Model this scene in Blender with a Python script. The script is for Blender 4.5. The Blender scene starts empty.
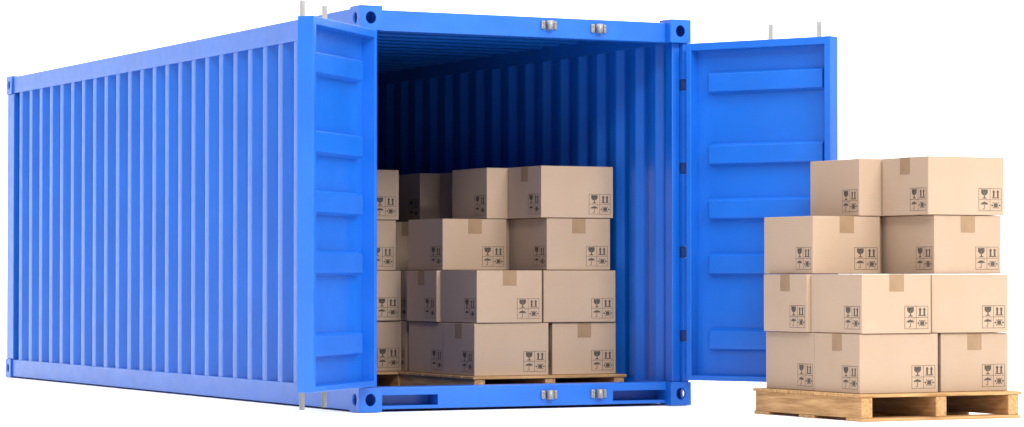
import bpy, bmesh, math, random
from mathutils import Vector, Matrix

sc = bpy.context.scene
col = sc.collection
R = math.radians

# ------------------------------------------------------------------ camera
cam_d = bpy.data.cameras.new('camera')
cam_d.sensor_width = 36.0
cam_d.lens = 2922.29 * 36.0 / 1024.0
cam_d.clip_start = 0.1
cam_d.clip_end = 2000
cam = bpy.data.objects.new('camera', cam_d)
col.objects.link(cam)
cam.location = (-7.5488, -16.9748, 0.8564)
cam.rotation_euler = (R(90 + 1.255), 0, -R(26.962))
sc.camera = cam

# ------------------------------------------------------------------ white studio surround
world = bpy.data.worlds.new('World')
sc.world = world
world.use_nodes = True
bg = world.node_tree.nodes['Background']
bg.inputs['Color'].default_value = (1.0, 1.0, 1.0, 1)
bg.inputs['Strength'].default_value = 0.55

def area(name, loc, target, size, power, color=(1, 1, 1)):
    d = bpy.data.lights.new(name, 'AREA')
    d.shape = 'SQUARE'
    d.size = size
    d.energy = power
    d.color = color
    o = bpy.data.objects.new(name, d)
    col.objects.link(o)
    o.location = loc
    o.rotation_euler = (Vector(target) - Vector(loc)).to_track_quat('-Z', 'Y').to_euler()
    return o

area('key_softbox', (4.0, -20.5, 13.5), (2.0, 0.0, 1.0), 8.0, 4200, (1.0, 0.975, 0.94))
area('fill_softbox', (-7.5, -22.0, 14.0), (1.0, 0.0, 1.2), 5.0, 2800, (1.0, 0.98, 0.96))
area('overhead_softbox', (2.0, 2.0, 16.0), (2.0, 2.0, 0.0), 26.0, 6500)
area('backdrop_softbox', (4.0, 6.0, 17.0), (8.0, 15.0, 6.0), 16.0, 500)

vs = sc.view_settings
vs.view_transform = 'Standard'
vs.look = 'None'
vs.exposure = 0.0
vs.gamma = 1.0
vs.use_curve_mapping = False
sc.cycles.max_bounces = 10
sc.cycles.diffuse_bounces = 6
sc.cycles.glossy_bounces = 4
sc.cycles.use_denoising = True

# ------------------------------------------------------------------ materials
def mat(name):
    m = bpy.data.materials.new(name)
    m.use_nodes = True
    nt = m.node_tree
    return m, nt, nt.nodes['Principled BSDF']

def coords(nt, scale, kind='Object'):
    tc = nt.nodes.new('ShaderNodeTexCoord')
    mp = nt.nodes.new('ShaderNodeMapping')
    mp.inputs['Scale'].default_value = scale
    nt.links.new(tc.outputs[kind], mp.inputs['Vector'])
    return mp.outputs['Vector']

def noise(nt, vec, scale, detail=4, rough=0.55):
    n = nt.nodes.new('ShaderNodeTexNoise')
    n.inputs['Scale'].default_value = scale
    n.inputs['Detail'].default_value = detail
    n.inputs['Roughness'].default_value = rough
    nt.links.new(vec, n.inputs['Vector'])
    return n.outputs['Fac']

def ramp(nt, fac, stops):
    r = nt.nodes.new('ShaderNodeValToRGB')
    el = r.color_ramp.elements
    while len(el) < len(stops):
        el.new(0.5)
    for e, (p, c) in zip(el, stops):
        e.position = p
        e.color = (*c, 1) if len(c) == 3 else c
    nt.links.new(fac, r.inputs['Fac'])
    return r.outputs['Color']

def bump(nt, fac, bsdf, strength, dist):
    b = nt.nodes.new('ShaderNodeBump')
    b.inputs['Strength'].default_value = strength
    b.inputs['Distance'].default_value = dist
    nt.links.new(fac, b.inputs['Height'])
    nt.links.new(b.outputs['Normal'], bsdf.inputs['Normal'])

def obj_random_value(nt, color, lo, hi, sat=None):
    """multiply a colour by a per-object value so neighbours differ a little"""
    oi = nt.nodes.new('ShaderNodeObjectInfo')
    mr = nt.nodes.new('ShaderNodeMapRange')
    mr.inputs['To Min'].default_value = lo
    mr.inputs['To Max'].default_value = hi
    nt.links.new(oi.outputs['Random'], mr.inputs['Value'])
    hs = nt.nodes.new('ShaderNodeHueSaturation')
    nt.links.new(mr.outputs['Result'], hs.inputs['Value'])
    nt.links.new(color, hs.inputs['Color'])
    return hs.outputs['Color']

# blue container paint
BLUE, nt, b = mat('blue_container_paint')
v = coords(nt, (1, 1, 1))
n1 = noise(nt, v, 1.7, 5, 0.6)
c = ramp(nt, n1, [(0.32, (0.0028, 0.099, 0.47)), (0.68, (0.0036, 0.119, 0.55))])
nt.links.new(c, b.inputs['Base Color'])
n2 = noise(nt, v, 9, 4, 0.6)
r2 = ramp(nt, n2, [(0.3, (0.31,) * 3), (0.7, (0.39,) * 3)])
nt.links.new(r2, b.inputs['Roughness'])
b.inputs['IOR'].default_value = 1.58

STEEL, nt, b = mat('zinc_plated_steel')
v = coords(nt, (1, 1, 0.15))
n1 = noise(nt, v, 60, 3)
c = ramp(nt, n1, [(0.3, (0.22, 0.215, 0.215)), (0.7, (0.31, 0.305, 0.305))])
nt.links.new(c, b.inputs['Base Color'])
b.inputs['Metallic'].default_value = 0.4
b.inputs['Roughness'].default_value = 0.42

CARD, nt, b = mat('brown_cardboard')
v = coords(nt, (1, 1, 1))
n1 = noise(nt, v, 2.2, 4)
fib = noise(nt, coords(nt, (1, 1, 14)), 16, 3)
mx = nt.nodes.new('ShaderNodeMath'); mx.operation = 'MULTIPLY_ADD'
nt.links.new(fib, mx.inputs[0]); mx.inputs[1].default_value = 0.35
nt.links.new(n1, mx.inputs[2])
c = ramp(nt, mx.outputs[0], [(0.40, (0.370, 0.264, 0.186)), (0.95, (0.406, 0.296, 0.213))])
c = obj_random_value(nt, c, 0.945, 1.035)
nt.links.new(c, b.inputs['Base Color'])
b.inputs['Roughness'].default_value = 0.82
b.inputs['Specular IOR Level'].default_value = 0.2
bump(nt, fib, b, 0.10, 0.004)

TAPE, nt, b = mat('brown_packing_tape')
n1 = noise(nt, coords(nt, (1, 1, 1)), 14, 4)
c = ramp(nt, n1, [(0.3, (0.245, 0.155, 0.090)), (0.7, (0.280, 0.180, 0.108))])
nt.links.new(c, b.inputs['Base Color'])
b.inputs['Roughness'].default_value = 0.65
b.inputs['Specular IOR Level'].default_value = 0.25

INK, nt, b = mat('dark_printing_ink')
n1 = noise(nt, coords(nt, (1, 1, 1)), 70, 3)
c = ramp(nt, n1, [(0.3, (0.050, 0.038, 0.028)), (0.75, (0.085, 0.064, 0.046))])
nt.links.new(c, b.inputs['Base Color'])
b.inputs['Roughness'].default_value = 0.8

def wood(name, scale, dark, light):
    m, nt, b = mat(name)
    v = coords(nt, scale)
    oi = nt.nodes.new('ShaderNodeObjectInfo')
    add = nt.nodes.new('ShaderNodeVectorMath'); add.operation = 'ADD'
    sc_ = nt.nodes.new('ShaderNodeVectorMath'); sc_.operation = 'SCALE'
    sc_.inputs[0].default_value = (31, 17, 23)
    nt.links.new(oi.outputs['Random'], sc_.inputs['Scale'])
    nt.links.new(v, add.inputs[0]); nt.links.new(sc_.outputs[0], add.inputs[1])
    n1 = noise(nt, add.outputs[0], 3.0, 6, 0.62)
    c = ramp(nt, n1, [(0.34, dark), (0.5, tuple((a + d) / 2 for a, d in zip(dark, light))), (0.66, light)])
    c = obj_random_value(nt, c, 0.92, 1.08)
    nt.links.new(c, b.inputs['Base Color'])
    b.inputs['Roughness'].default_value = 0.72
    b.inputs['Specular IOR Level'].default_value = 0.25
    bump(nt, n1, b, 0.35, 0.006)
    return m
DARK, nt, b = mat('dark_hinge_steel')
n1 = noise(nt, coords(nt, (1, 1, 1)), 30, 3)
c = ramp(nt, n1, [(0.3, (0.004, 0.022, 0.110)), (0.7, (0.006, 0.030, 0.150))])
nt.links.new(c, b.inputs['Base Color'])
b.inputs['Roughness'].default_value = 0.5
WOODX = wood('pine_grain_across', (1.2, 16, 16), (0.29, 0.150, 0.058), (0.54, 0.325, 0.145))
WOODY = wood('pine_grain_along', (16, 1.2, 16), (0.29, 0.150, 0.058), (0.54, 0.325, 0.145))

WHITE, nt, b = mat('white_studio_sheet')
n1 = noise(nt, coords(nt, (1, 1, 1)), 0.8, 3)
c = ramp(nt, n1, [(0.3, (0.94, 0.94, 0.94)), (0.7, (0.955, 0.955, 0.955))])
nt.links.new(c, b.inputs['Base Color'])
b.inputs['Roughness'].default_value = 0.9
b.inputs['Specular IOR Level'].default_value = 0.1

# ------------------------------------------------------------------ mesh helpers
def mesh_from_bm(name, bm, m, smooth=False):
    me = bpy.data.meshes.new(name)
    bmesh.ops.recalc_face_normals(bm, faces=bm.faces[:])
    bm.to_mesh(me)
    bm.free()
    me.materials.append(m)
    if smooth:
        for p in me.polygons:
            p.use_smooth = True
    return me

def link(name, me, parent=None, loc=(0, 0, 0), rz=0.0):
    o = bpy.data.objects.new(name, me)
    col.objects.link(o)
    o.location = loc
    o.rotation_euler = (0, 0, rz)
    if parent is not None:
        o.parent = parent
    return o

def add_box(bm, x0, x1, y0, y1, z0, z1, bev=0.0, seg=2):
    t = bmesh.new()
    bmesh.ops.create_cube(t, size=1.0)
    for v in t.verts:
        v.co = Vector((x0 + (v.co.x + .5) * (x1 - x0), y0 + (v.co.y + .5) * (y1 - y0), z0 + (v.co.z + .5) * (z1 - z0)))
    if bev > 0:
        bmesh.ops.bevel(t, geom=t.edges[:], offset=bev, segments=seg, affect='EDGES', profile=0.5)
    tmp = bpy.data.meshes.new('tmp')
    t.to_mesh(tmp); t.free()
    bm.from_mesh(tmp)
    bpy.data.meshes.remove(tmp)

def box_obj(name, dims, m, parent=None, bev=0.004, seg=2):
    bm = bmesh.new()
    add_box(bm, *dims, bev=bev, seg=seg)
    return link(name, mesh_from_bm(name, bm, m), parent)

def add_cyl(bm, x, y, z0, z1, r, n=20):
    bot = [bm.verts.new((x + r * math.cos(2 * math.pi * i / n), y + r * math.sin(2 * math.pi * i / n), z0)) for i in range(n)]
    top = [bm.verts.new((v.co.x, v.co.y, z1)) for v in bot]
    for i in range(n):
        f = bm.faces.new((bot[i], bot[(i + 1) % n], top[(i + 1) % n], top[i]))
        f.smooth = True
    bm.faces.new(bot[::-1]); bm.faces.new(top)

def tag(o, label, cat=None, group=None, kind=None):
    if label: o['label'] = label
    if cat: o['category'] = cat
    if group: o['group'] = group
    if kind: o['kind'] = kind
    return o

def sheet(name, profile, ext, thick, axis, m, parent):
    """folded sheet: profile = [(s, depth)] ; extruded from ext[0] to ext[1].
    axis 'side' -> s=y, depth=x, extrude z ; 'roof' -> s=y, depth=z, extrude x ; 'end' -> s=x, depth=y, extrude z"""
    # round the folds a little, as pressed steel has them
    rp_ = [profile[0]]
    for i in range(1, len(profile) - 1):
        p0, p1, p2 = (Vector(q) for q in profile[i - 1:i + 2])
        a, b = p0 - p1, p2 - p1
        r = min(0.009, a.length * 0.35, b.length * 0.35)
        A, B = p1 + a.normalized() * r, p1 + b.normalized() * r
        for t in (0.0, 0.33, 0.67, 1.0):
            q = A * (1 - t) ** 2 + p1 * 2 * t * (1 - t) + B * t * t
            rp_.append((q.x, q.y))
    profile = rp_ + [profile[-1]]
    bm = bmesh.new()
    rows = []
    for off in (0.0, thick):
        for e in ext:
            rows.append([])
            for s, d in profile:
                d2 = d + off
                co = {'side': (d2, s, e), 'roof': (e, s, d2), 'end': (s, d2, e)}[axis]
                rows[-1].append(bm.verts.new(co))
    a0, a1, b0, b1 = rows
    n = len(profile)
    for i in range(n - 1):
        f1 = bm.faces.new((a0[i], a0[i + 1], a1[i + 1], a1[i])); f1.smooth = True
        f2 = bm.faces.new((b0[i], b1[i], b1[i + 1], b0[i + 1])); f2.smooth = True
        bm.faces.new((a0[i], b0[i], b0[i + 1], a0[i + 1]))
        bm.faces.new((a1[i], a1[i + 1], b1[i + 1], b1[i]))
    for i in (0, n - 1):
        bm.faces.new((a0[i], a1[i], b1[i], b0[i]))
    bm.edges.ensure_lookup_table()
    for e in bm.edges:
        if len(e.link_faces) == 2 and not (e.link_faces[0].smooth and e.link_faces[1].smooth):
            e.smooth = False
    return link(name, mesh_from_bm(name, bm, m), parent)

# ------------------------------------------------------------------ ground
# one seamless white sheet: flat floor that curves up into a wall far behind the container
bm = bmesh.new()
fw = Vector((math.sin(R(26.962)), math.cos(R(26.962)), 0))
rt = Vector((fw.y, -fw.x, 0))
base = Vector((cam.location.x, cam.location.y, 0))
prof = [(-60.0, 0.0), (26.0, 0.0)] + [(26.0 + 8 * math.sin(R(t)), 8 - 8 * math.cos(R(t))) for t in range(6, 91, 6)] + [(34.0, 40.0)]
rows = []
for lat in (-60.0, -30.0, 0.0, 30.0, 60.0):
    rows.append([bm.verts.new(base + fw * d + rt * lat + Vector((0, 0, z))) for d, z in prof])
for r0, r1 in zip(rows, rows[1:]):
    for i in range(len(prof) - 1):
        f = bm.faces.new((r0[i], r1[i], r1[i + 1], r0[i + 1])); f.smooth = True
g = link('ground', mesh_from_bm('ground', bm, WHITE))
g.location.z = -0.004
tag(g, 'seamless white studio floor sheet curving up behind', kind='structure')

# ------------------------------------------------------------------ shipping container
W, H, L = 2.438, 2.591, 7.5155
CW, CD, CH = 0.158, 0.154, 0.155          # corner casting
cont = bpy.data.objects.new('shipping_container', None)
col.objects.link(cont)
tag(cont, 'long blue steel shipping container with corrugated sides and both end doors open', 'container')

def casting_mesh(side):
    """hollow corner block with an oval hole in each of the six faces' two outer walls and the top"""
    bm = bmesh.new()
    hx, hy, hz = CW / 2, CD / 2, CH / 2
    th = 0.026
    N = 32
    def ring(axis, sign, A, B, a, b, depth, hole):
        # A,B half sizes of the wall rectangle; a,b hole radii
        def place(u, v, d):
            if axis == 0: return (sign * d, u, v)
            if axis == 1: return (u, sign * d, v)
            return (u, v, sign * d)
        if not hole:
            vs_ = [bm.verts.new(place(u, v, depth)) for u, v in ((-A, -B), (A, -B), (A, B), (-A, B))]
            bm.faces.new(vs_)
            return None
        outer, inner = [], []
        for i in range(N):
            q, f = divmod(i, N // 4)
            f = f / (N // 4)
            c = [(-A, -B), (A, -B), (A, B), (-A, B)]
            p0, p1 = c[q], c[(q + 1) % 4]
            u, v = p0[0] + (p1[0] - p0[0]) * f, p0[1] + (p1[1] - p0[1]) * f
            an = math.atan2(v / B, u / A)
            outer.append(bm.verts.new(place(u, v, depth)))
            inner.append(bm.verts.new(place(a * math.cos(an), b * math.sin(an), depth)))
        for i in range(N):
            j = (i + 1) % N
            bm.faces.new((outer[i], outer[j], inner[j], inner[i]))
        return inner
    spec = [(0, -1, side < 0), (0, 1, side > 0), (1, -1, 1), (1, 1, 0), (2, 1, 0), (2, -1, 0)]
    for axis, sign, hole in spec:
        dims = [(hy, hz, hx), (hx, hz, hy), (hx, hy, hz)][axis]
        a, b = [(0.036, 0.040), (0.0375, 0.040), (0.036, 0.055)][axis]
        o_ = ring(axis, sign, dims[0], dims[1], a, b, dims[2], hole)
        i_ = ring(axis, sign, dims[0] - th, dims[1] - th, a, b, dims[2] - th, hole)
        if hole:
            for k in range(N):
                j = (k + 1) % N
                f = bm.faces.new((o_[k], o_[j], i_[j], i_[k])); f.smooth = True
    bmesh.ops.remove_doubles(bm, verts=bm.verts[:], dist=0.0004)
    # soften the eight outer corner edges
    edges = []
    for e in bm.edges:
        a, b = e.verts[0].co, e.verts[1].co
        on = 0
        for k, hh in enumerate((hx, hy, hz)):
            if abs(abs(a[k]) - hh) < 1e-4 and abs(a[k] - b[k]) < 1e-4: on += 1
        if on >= 2: edges.append(e)
    bmesh.ops.bevel(bm, geom=edges, offset=0.005, segments=2, affect='EDGES', profile=0.5)
    me = bpy.data.meshes.new('corner_casting')
    bmesh.ops.recalc_face_normals(bm, faces=bm.faces[:])
    bm.to_mesh(me); bm.free()
    me.materials.append(BLUE)
    return me
cme = {-1: casting_mesh(-1), 1: casting_mesh(1), 0: casting_mesh(0)}
for x in (CW / 2, W - CW / 2):
    for y in (CD / 2, L - CD / 2):
        for z in (CH / 2, H - CH / 2):
            sd = -1 if x < 1 else (1 if z < 1 else 0)
            link('corner_casting', cme[sd if y < 1 else -sd], cont, (x, y, z), 0 if y < 1 else math.pi)

HINGE_Z = (2.154, 1.592, 1.028, 0.464)
FR = 0.06                                   # header and sill sit back from the casting faces
# header and sill
hd = bmesh.new()
add_box(hd, CW, W - CW, FR, 0.15, 2.437, 2.571, 0.005)
link('door_header', mesh_from_bm('door_header', hd, BLUE), cont)
sl = bmesh.new()
P0, P1, P2, P3 = CW + 0.004, 0.581, 1.870, W - CW - 0.004
ZS0, ZS1 = 0.014, 0.155
def sill_grid():
    xs = [P0, P1, P2, P3]
    zs = [ZS0, 0.036, 0.104, ZS1]
    dep = 0.20
    vv = {}
    def V(x, y, z):
        k = (round(x, 5), round(y, 5), round(z, 5))
        if k not in vv: vv[k] = sl.verts.new((x, y, z))
        return vv[k]
    for i in range(3):
        for j in range(3):
            a, b_, c_, d_ = xs[i], xs[i + 1], zs[j], zs[j + 1]
            if j == 1 and i in (0, 2):
                y1 = FR + dep
                sl.faces.new((V(a, y1, c_), V(b_, y1, c_), V(b_, y1, d_), V(a, y1, d_)))
                for (p, q) in (((a, c_), (b_, c_)), ((b_, c_), (b_, d_)), ((b_, d_), (a, d_)), ((a, d_), (a, c_))):
                    sl.faces.new((V(p[0], FR, p[1]), V(q[0], FR, q[1]), V(q[0], y1, q[1]), V(p[0], y1, p[1])))
            else:
                sl.faces.new((V(a, FR, c_), V(b_, FR, c_), V(b_, FR, d_), V(a, FR, d_)))
    yb = 0.215
    for i in range(3):
        a, b_ = xs[i], xs[i + 1]
        for z in (ZS0, ZS1):
            sl.faces.new((V(a, FR, z), V(b_, FR, z), V(b_, yb, z), V(a, yb, z)))
        for j in range(3):
            sl.faces.new((V(a, yb, zs[j]), V(b_, yb, zs[j]), V(b_, yb, zs[j + 1]), V(a, yb, zs[j + 1])))
    for x in (P0, P3):
        for j in (0, 2):
            sl.faces.new((V(x, FR, zs[j]), V(x, yb, zs[j]), V(x, yb, zs[j + 1]), V(x, FR, zs[j + 1])))
    ed = [e for e in sl.edges if all(abs(v.co.y - FR) < 1e-5 for v in e.verts) and
          (all(abs(v.co.z - ZS0) < 1e-5 for v in e.verts) or all(abs(v.co.z - ZS1) < 1e-5 for v in e.verts))]
    bmesh.ops.recalc_face_normals(sl, faces=sl.faces[:])
    bmesh.ops.bevel(sl, geom=ed, offset=0.006, segments=2, affect='EDGES', profile=0.5)
sill_grid()
link('door_sill', mesh_from_bm('door_sill', sl, BLUE), cont)

# posts at the door end: a flange at the front with a deeper outer web, and plain posts at the closed end
def post_mesh(flip):
    bm = bmesh.new()
    def bx(x0, x1, *a, **k):
        if flip: x0, x1 = W - x1, W - x0
        add_box(bm, x0, x1, *a, **k)
    bx(0.052, 0.112, FR, 0.150, CH, H - CH, bev=0.004)
    zc = [CH] + [z + d for z in HINGE_Z[::-1] for d in (-0.038, 0.038)] + [H - CH]
    for z0, z1 in zip(zc[::2], zc[1::2]):
        bx(0.006, 0.050, 0.022, 0.150, z0, z1, bev=0.003)
    return mesh_from_bm('corner_post', bm, BLUE)
link('corner_post', post_mesh(False), cont)
link('corner_post', post_mesh(True), cont)
for x0, x1 in ((0.010, 0.13), (W - 0.13, W - 0.010)):
    box_obj('corner_post', (x0, x1, L - 0.195, L - 0.012, CH, H - CH), BLUE, cont, 0.006)
# side rails
for x0, x1 in ((0.014, 0.082), (W - 0.082, W - 0.014)):
    box_obj('top_side_rail', (x0, x1, CD, L - CD, 2.440, 2.582), BLUE, cont, 0.006)
    box_obj('bottom_side_rail', (x0, x1, CD, L - CD, 0.008, 0.153), BLUE, cont, 0.006)
# rear header and sill
box_obj('end_header', (CW, W - CW, L - 0.13, L - 0.015, 2.44, 2.571), BLUE, cont, 0.005)
box_obj('end_sill', (CW, W - CW, L - 0.13, L - 0.015, 0.012, 0.155), BLUE, cont, 0.005)

# corrugated side walls
PITCH, Y0 = 0.27578, 7.2045
def side_profile():
    pr = [(L - 0.17, 0.19), (Y0 + 0.012, 0.19), (Y0, 0.023)]
    i = 0
    while True:
        y = Y0 - PITCH * i
        if y < 0.16: break
        pts = [(y - 0.006 if i == 0 else y, 0.023), (y - 0.087, 0.023), (y - 0.087 - 0.046, 0.070), (y - 0.087 - 0.046 - 0.094, 0.070)]
        pr += [q for q in pts if q[0] > 0.15]
        i += 1
    pr.append((0.151, pr[-1][1]))
    return pr
prof = side_profile()
sheet('side_panel', prof, (0.14, 2.46), 0.004, 'side', BLUE, cont)
sheet('side_panel', [(s, W - d) for s, d in prof], (0.14, 2.46), -0.004, 'side', BLUE, cont)
# roof
rp, y = [], 0.13
while y < L - 0.2:
    rp += [(y, 2.530), (y + 0.095, 2.530), (y + 0.135, 2.562), (y + 0.230, 2.562)]
    y += 0.27
sheet('roof_panel', rp, (0.075, W - 0.075), 0.004, 'roof', BLUE, cont)
# end wall
ep, x = [], 0.10
while x < W - 0.2:
    ep += [(x, L - 0.03), (x + 0.09, L - 0.03), (x + 0.13, L - 0.07), (x + 0.22, L - 0.07)]
    x += 0.26
sheet('end_panel', ep + [(W - 0.10, L - 0.07)], (0.14, 2.46), -0.004, 'end', BLUE, cont)
FLOOR = 0.025
box_obj('floor_plate', (0.085, W - 0.085, 0.217, L - 0.135, 0.014, FLOOR), BLUE, cont, 0.0)

# lock keepers on header and sill
def keeper(x, z):
    bm = bmesh.new()
    add_box(bm, x - 0.058, x - 0.030, FR - 0.020, FR + 0.002, z - 0.028, z + 0.028, 0.006)
    k = link('lock_keeper', mesh_from_bm('lock_keeper', bm, STEEL), cont)
    bm = bmesh.new()
    n = 12
    a, b_ = [], []
    for i in range(n + 1):
        t = math.pi * i / n
        u = -0.0225 * math.cos(t)
        d = 0.046 * (math.sin(t) ** 0.45 if t not in (0,) else 0) if 0 < i < n else 0.0
        a.append(bm.verts.new((x + 0.003 + u, FR - d, z - 0.030)))
        b_.append(bm.verts.new((x + 0.003 + u, FR - d, z + 0.030)))
    for i in range(n):
        f = bm.faces.new((a[i], a[i + 1], b_[i + 1], b_[i])); f.smooth = True
    bm.faces.new(a); bm.faces.new(b_[::-1]); bm.faces.new((a[0], b_[0], b_[n], a[n]))
    link('cam_socket', mesh_from_bm('cam_socket', bm, STEEL), k)
    bm = bmesh.new()
    add_box(bm, x + 0.034, x + 0.055, FR - 0.022, FR + 0.002, z - 0.028, z + 0.028, 0.006)
    link('keeper_flange', mesh_from_bm('keeper_flange', bm, STEEL), k)
    for sx in (-0.044, 0.0445):
        for sz in (-0.014, 0.014):
            bm = bmesh.new()
            add_box(bm, x + sx - 0.005, x + sx + 0.005, FR - 0.028, FR - 0.018, z + sz - 0.005, z + sz + 0.005, 0.002)
            link('rivet', mesh_from_bm('rivet', bm, STEEL), k)
for x, zt_, zb_ in ((1.386, 2.519, 0.087), (1.757, 2.510, 0.087)):
    keeper(x, zt_)
    keeper(x, zb_)

# doors ---------------------------------------------------------------
DW, DZ0, DZ1, DT = 1.096, 0.168, 2.425, 0.104
BARS = (2.157, 1.676, 1.312, 0.945, 0.443)
def door(side):
    """built along +X from the hinge, inner face at local y=0 looking to -Y (right) or +Y (left)"""
    s = 1 if side == 'right' else -1
    def bxs(bm, x0, x1, y0, y1, z0, z1, bev=0.004):
        if s < 0: y0, y1 = -y1, -y0
        add_box(bm, x0, x1, y0, y1, z0, z1, bev)
    bm = bmesh.new()
    bxs(bm, 0.030, DW - 0.036, 0.090, 0.101, DZ0 + 0.028, DZ1 - 0.04, 0.0)
    d = link('door', mesh_from_bm('door', bm, BLUE), cont)
    if side == 'right':
        d.location = (2.359, -0.070, 0); d.rotation_euler = (0, 0, R(-62.0))
        d['label'] = 'right end door swung out, plain free edge towards the pallet'
    else:
        d.location = (0.079, -0.097, 0); d.rotation_euler = (0, 0, R(-134.66))
        d['label'] = 'left end door swung back beside the long corrugated side'
    # frame: hinge stile, free stile, rails
    for x0, x1 in ((0.0, 0.038), (DW - 0.046, DW)):
        bm = bmesh.new(); bxs(bm, x0, x1, 0.0, DT, DZ0, DZ1)
        link('door_stile', mesh_from_bm('door_stile', bm, BLUE), d)
    for z0, z1 in ((DZ0 + 0.001, DZ0 + 0.036), (DZ1 - 0.051, DZ1 - 0.001)):
        bm = bmesh.new(); bxs(bm, 0.036, DW - 0.044, 0.0015, DT - 0.0015, z0, z1)
        link('door_rail', mesh_from_bm('door_rail', bm, BLUE), d)
    # raised stiffener bars with sloped flanks
    for zc in BARS:
        bm = bmesh.new()
        x0, x1 = 0.150, 1.014
        hb, ht, pr = 0.078, 0.060, 0.050
        a = [(x0 - 0.006, -hb), (x1 + 0.006, -hb), (x1 + 0.006, hb), (x0 - 0.006, hb)]
        t = [(x0, -ht), (x1, -ht), (x1, ht), (x0, ht)]
        va = [bm.verts.new((x, s * 0.0902, zc + z)) for x, z in a]
        vt = [bm.verts.new((x, s * (0.0902 - pr), zc + z)) for x, z in t]
        bm.faces.new(vt); bm.faces.new(va[::-1])
        for i in range(4):
            j = (i + 1) % 4
            bm.faces.new((va[i], va[j], vt[j], vt[i]))
        bmesh.ops.recalc_face_normals(bm, faces=bm.faces[:])
        bmesh.ops.bevel(bm, geom=[e for e in bm.edges], offset=0.005, segments=2, affect='EDGES', profile=0.5)
        link('stiffener_bar', mesh_from_bm('stiffener_bar', bm, BLUE), d)
    # locking rods on the outer face
    for x in (0.575, 0.94):
        bm = bmesh.new()
        add_cyl(bm, x, s * (DT + 0.030), 0.058, 2.533, 0.0165)
        link('locking_rod', mesh_from_bm('locking_rod', bm, STEEL), d)
        for z in (0.32, 0.95, 1.60, 2.26):
            bm = bmesh.new(); bxs(bm, x - 0.035, x + 0.035, 0.1015, 0.1365, z - 0.03, z + 0.03)
            link('rod_bracket', mesh_from_bm('rod_bracket', bm, STEEL), d)
    bm = bmesh.new(); bxs(bm, 0.575, 0.60, DT + 0.048, DT + 0.062, 1.15, 1.19); bxs(bm, 0.25, 0.602, DT + 0.0625, DT + 0.075, 1.155, 1.185)
    link('lock_handle', mesh_from_bm('lock_handle', bm, STEEL), d)
    return d
door('right'); door('left')
# hinge blocks between post and door
for z in HINGE_Z:
    for x0, x1 in ((2.3885, 2.4315), (W - 2.4315, W - 2.3885)):
        box_obj('hinge', (x0, x1, 0.034, 0.148, z - 0.0375, z + 0.0375), DARK, cont, 0.002)

# ------------------------------------------------------------------ pallets
PW, PD, PH = 1.184, 1.218, 0.163
dk, bt = 0.019, 0.019
def bx_mesh(name, dims, m, bev=0.003):
    bm = bmesh.new(); add_box(bm, *dims, bev=bev, seg=1)
    return mesh_from_bm(name, bm, m)
pal_parts = []
for y0, y1 in ((0.0, 0.172), (0.180, 0.357), (0.365, 0.546), (0.554, 0.800), (0.808, 1.048), (1.056, 1.218)):
    pal_parts.append(('deck_board', bx_mesh('deck_board', (0, PW, y0, y1, PH - dk, PH), WOODX)))
for x0 in (0.016, PW / 2 - 0.039, PW - 0.016 - 0.078):
    pal_parts.append(('stringer', bx_mesh('stringer', (x0, x0 + 0.078, 0.010, PD - 0.010, bt, PH - dk), WOODY)))
for y0, y1 in ((-0.004, 0.172), (0.53, 0.695), (1.050, 1.214)):
    pal_parts.append(('bottom_board', bx_mesh('bottom_board', (0.010, PW - 0.010, y0, y1, 0.0, bt), WOODX)))
def pallet(loc, label, sx=1.0):
    p = bpy.data.objects.new('wooden_pallet', None)
    col.objects.link(p)
    p.location = loc
    p.scale = (sx, 1, 1)
    tag(p, label, 'pallet', 'wooden pallets under the cartons')
    for n, me in pal_parts:
        link(n, me, p)
    return p

# ------------------------------------------------------------------ cartons
BL, BS, BH = 0.565, 0.498, 0.3598
HB = BH - 0.0025
bm = bmesh.new(); add_box(bm, -BL / 2, BL / 2, -BS / 2, BS / 2, 0, HB - 0.0045, 0.0045, 2)
me_body = mesh_from_bm('carton_body', bm, CARD)
me_flaps = []
for sgn in (-1, 1):
    bm = bmesh.new()
    ys = sorted((sgn * 0.0015, sgn * (BS / 2 - 0.0008)))
    add_box(bm, -BL / 2 + 0.0008, BL / 2 - 0.0008, ys[0], ys[1], HB - 0.0075, HB - 0.001, 0.002, 1)
    me_flaps.append(mesh_from_bm('top_flap', bm, CARD))
bm = bmesh.new()
TWD, TDN = 0.106, 0.105
pts = [(-BL / 2 - 0.0012, HB - TDN), (-BL / 2 - 0.0012, HB - 0.003), (-BL / 2 + 0.002, HB), (BL / 2 - 0.002, HB), (BL / 2 + 0.0012, HB - 0.003), (BL / 2 + 0.0012, HB - TDN)]
va = [bm.verts.new((x, -TWD / 2, z)) for x, z in pts]
vb = [bm.verts.new((x, TWD / 2, z)) for x, z in pts]
for i in range(5):
    bm.faces.new((va[i], va[i + 1], vb[i + 1], vb[i]))
me_tape = mesh_from_bm('tape', bm, TAPE)

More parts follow.
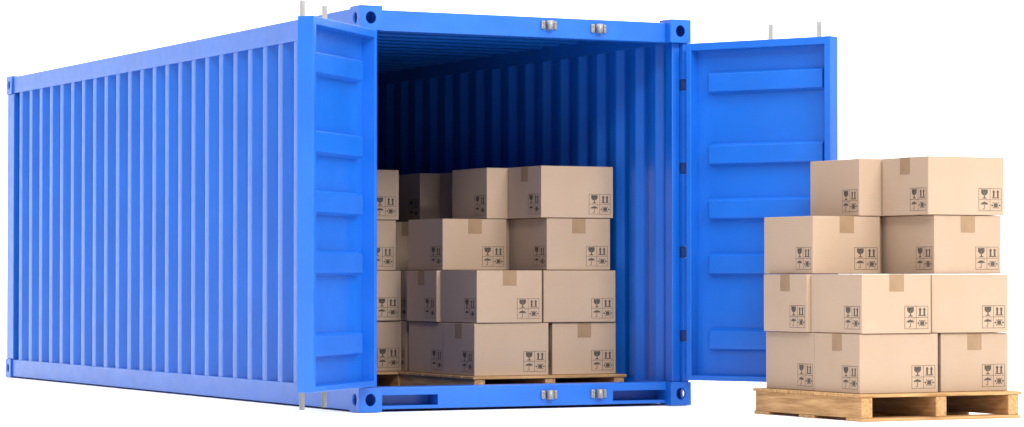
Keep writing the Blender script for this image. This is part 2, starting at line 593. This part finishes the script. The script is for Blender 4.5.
# handling symbols: goblet, two arrows, umbrella, clamp-here; drawn in a two by two frame
SW, SH = 0.171, 0.139
def symbol_polys():
    P = []
    lw = 0.017
    def rect(x0, x1, y0, y1): P.append([(x0, y0), (x1, y0), (x1, y1), (x0, y1)])
    for x in (0, 0.5 - lw / 2, 1 - lw): rect(x, x + lw, 0, 1)
    for y in (0, 0.5 - lw / 2, 1 - lw):
        rect(lw, 0.5 - lw / 2, y, y + lw); rect(0.5 + lw / 2, 1 - lw, y, y + lw)
    def cell(cx, cy, pts): P.append([((cx + x) * 0.5, (cy + y) * 0.5) for x, y in pts])
    # goblet (top left), bowl halves leave a crack
    cell(0, 1, [(.22, .90), (.40, .90), (.46, .76), (.40, .66), (.50, .56), (.50, .38), (.34, .42), (.22, .58)])
    cell(0, 1, [(.45, .90), (.80, .90), (.80, .58), (.68, .42), (.52, .38), (.52, .56), (.44, .67), (.51, .76)])
    cell(0, 1, [(.465, .40), (.465, .20), (.32, .14), (.32, .09), (.70, .09), (.70, .14), (.555, .20), (.555, .40)])
    # arrows (top right)
    for ax in (.32, .68):
        cell(1, 1, [(ax - .075, .22), (ax + .075, .22), (ax + .075, .66), (ax - .075, .66)])
        cell(1, 1, [(ax - .15, .66), (ax + .15, .66), (ax, .88)])
    cell(1, 1, [(.17, .12), (.83, .12), (.83, .20), (.17, .20)])
    # umbrella (bottom left)
    can = [(.5 + .34 * math.cos(t), .55 + .24 * math.sin(t)) for t in [math.pi * i / 12 for i in range(13)]]
    can += [(.27, .60), (.38, .55), (.5, .60), (.62, .55), (.73, .60)]
    cell(0, 0, can)
    cell(0, 0, [(.475, .20), (.525, .20), (.525, .56), (.475, .56)])
    cell(0, 0, [(.36, .15), (.475, .13), (.525, .20), (.475, .20), (.44, .18), (.36, .22)])
    cell(0, 0, [(.475, .79), (.525, .79), (.525, .86), (.475, .86)])
    for dx, dy in ((.66, .84), (.76, .88), (.80, .78)):
        cell(0, 0, [(dx, dy), (dx + .03, dy), (dx + .05, dy + .06), (dx + .02, dy + .06)])
    # clamp here (bottom right)
    cell(1, 0, [(.33, .34), (.67, .34), (.67, .66), (.33, .66)])
    for y in (.25, .70):
        cell(1, 0, [(.36, y), (.64, y), (.64, y + .05), (.36, y + .05)])
    for sx in (-1, 1):
        for sy in (-1, 1):
            x, y = .5 + sx * .20, .5 + sy * .14
            cell(1, 0, [(x - .03, y), (x + .03, y), (x + sx * .05 + .03, y + sy * .14), (x + sx * .05 - .03, y + sy * .14)])
        q = [(.5 + sx * .22, .5), (.5 + sx * .34, .38), (.5 + sx * .34, .46), (.5 + sx * .42, .46), (.5 + sx * .42, .54), (.5 + sx * .34, .54), (.5 + sx * .34, .62)]
        cell(1, 0, q)
    return P
POLY = symbol_polys()
def symbol_mesh(half_w, dist):
    """print on the face looking to -Y at y=-dist, face half width half_w, lower right corner"""
    bm = bmesh.new()
    x0, z0 = half_w - 0.022 - SW, 0.026
    for k, poly in enumerate(POLY):
        f = bm.faces.new([bm.verts.new((x0 + u * SW, -dist - 0.0009, z0 + w * SH)) for u, w in poly])
    bmesh.ops.triangulate(bm, faces=bm.faces[:])
    me = bpy.data.meshes.new('handling_symbols')
    bm.normal_update()
    for f in bm.faces:
        if f.normal.y > 0: f.normal_flip()
    bm.to_mesh(me); bm.free(); me.materials.append(INK)
    return me
me_sym_long = symbol_mesh(BL / 2, BS / 2)
me_sym_short = symbol_mesh(BS / 2, BL / 2)
rnd = random.Random(4)
def carton(loc, orient, label, group):
    o = link('carton', me_body, None, loc, (0 if orient == 'L' else R(90)) + R(rnd.uniform(-0.35, 0.35)))
    tag(o, label, 'box', group)
    for me in me_flaps: link('top_flap', me, o)
    link('tape', me_tape, o)
    for k, me in enumerate((me_sym_long, me_sym_short, me_sym_long, me_sym_short)):
        link('handling_symbols', me, o, (0, 0, 0), R(90 * k))
    return o

# role: (layer, orientation, x, y of the front left corner on the pallet, phrase)
STACK = [
    (0, 'L', .043, .066, 'bottom layer, front left, tape on its left end'),
    (0, 'S', .659, .106, 'bottom layer, front right, tape on its front'),
    (0, 'S', .051, .574, 'bottom layer, rear left, no tape on its left side'),
    (0, 'L', .562, .696, 'bottom layer, hidden rear right'),
    (1, 'S', .052, .054, 'second layer, front left, tape on its front'),
    (1, 'L', .578, .085, 'second layer, front right, no tape on its front'),
    (1, 'L', .026, .626, 'second layer, rear left, tape on its left end'),
    (1, 'S', .612, .606, 'second layer, hidden rear right'),
    (2, 'S', .069, .622, 'third layer, rear left, tape on its front'),
    (2, 'S', .619, .115, 'third layer, front right, tape on its front'),
    (2, 'L', .580, .696, 'third layer, hidden rear right'),
    (3, 'L', .569, .104, 'top layer, front right, tape on its left end'),
    (3, 'S', .412, .618, 'top layer, set back, no tape on its left side'),
]
def stack(px, py, pz, pallet_label, place, group, sx=1.0, dx=0.0):
    pallet((px + dx, py, pz), pallet_label, sx)
    for lay, o, x, y, ph in STACK:
        w, d = (BL, BS) if o == 'L' else (BS, BL)
        carton((px + x + w / 2, py + y + d / 2, pz + PH + 0.001 + BH * lay), o, 'brown carton ' + place + ': ' + ph, group)

stack(2.19, -2.400, -0.004, 'pale wooden pallet standing on the white floor outside the container', 'on the outside pallet', 'cartons on the pallet outside')
stack(1.147, 0.695, FLOOR, 'wooden pallet just inside the container doorway, right half', 'on doorway pallet', 'cartons on the doorway pallet')
stack(0.067, 0.695 + 1.21, FLOOR, 'shaded wooden pallet inside container, half behind the left door', 'behind left door', 'cartons behind the left door', 0.985, 0.011)
stack(1.187, 0.695 + 1.19, FLOOR, 'dark wooden pallet deep inside container, behind the doorway pallet', 'deep inside container', 'cartons deep in the container', 0.93, 0.065)
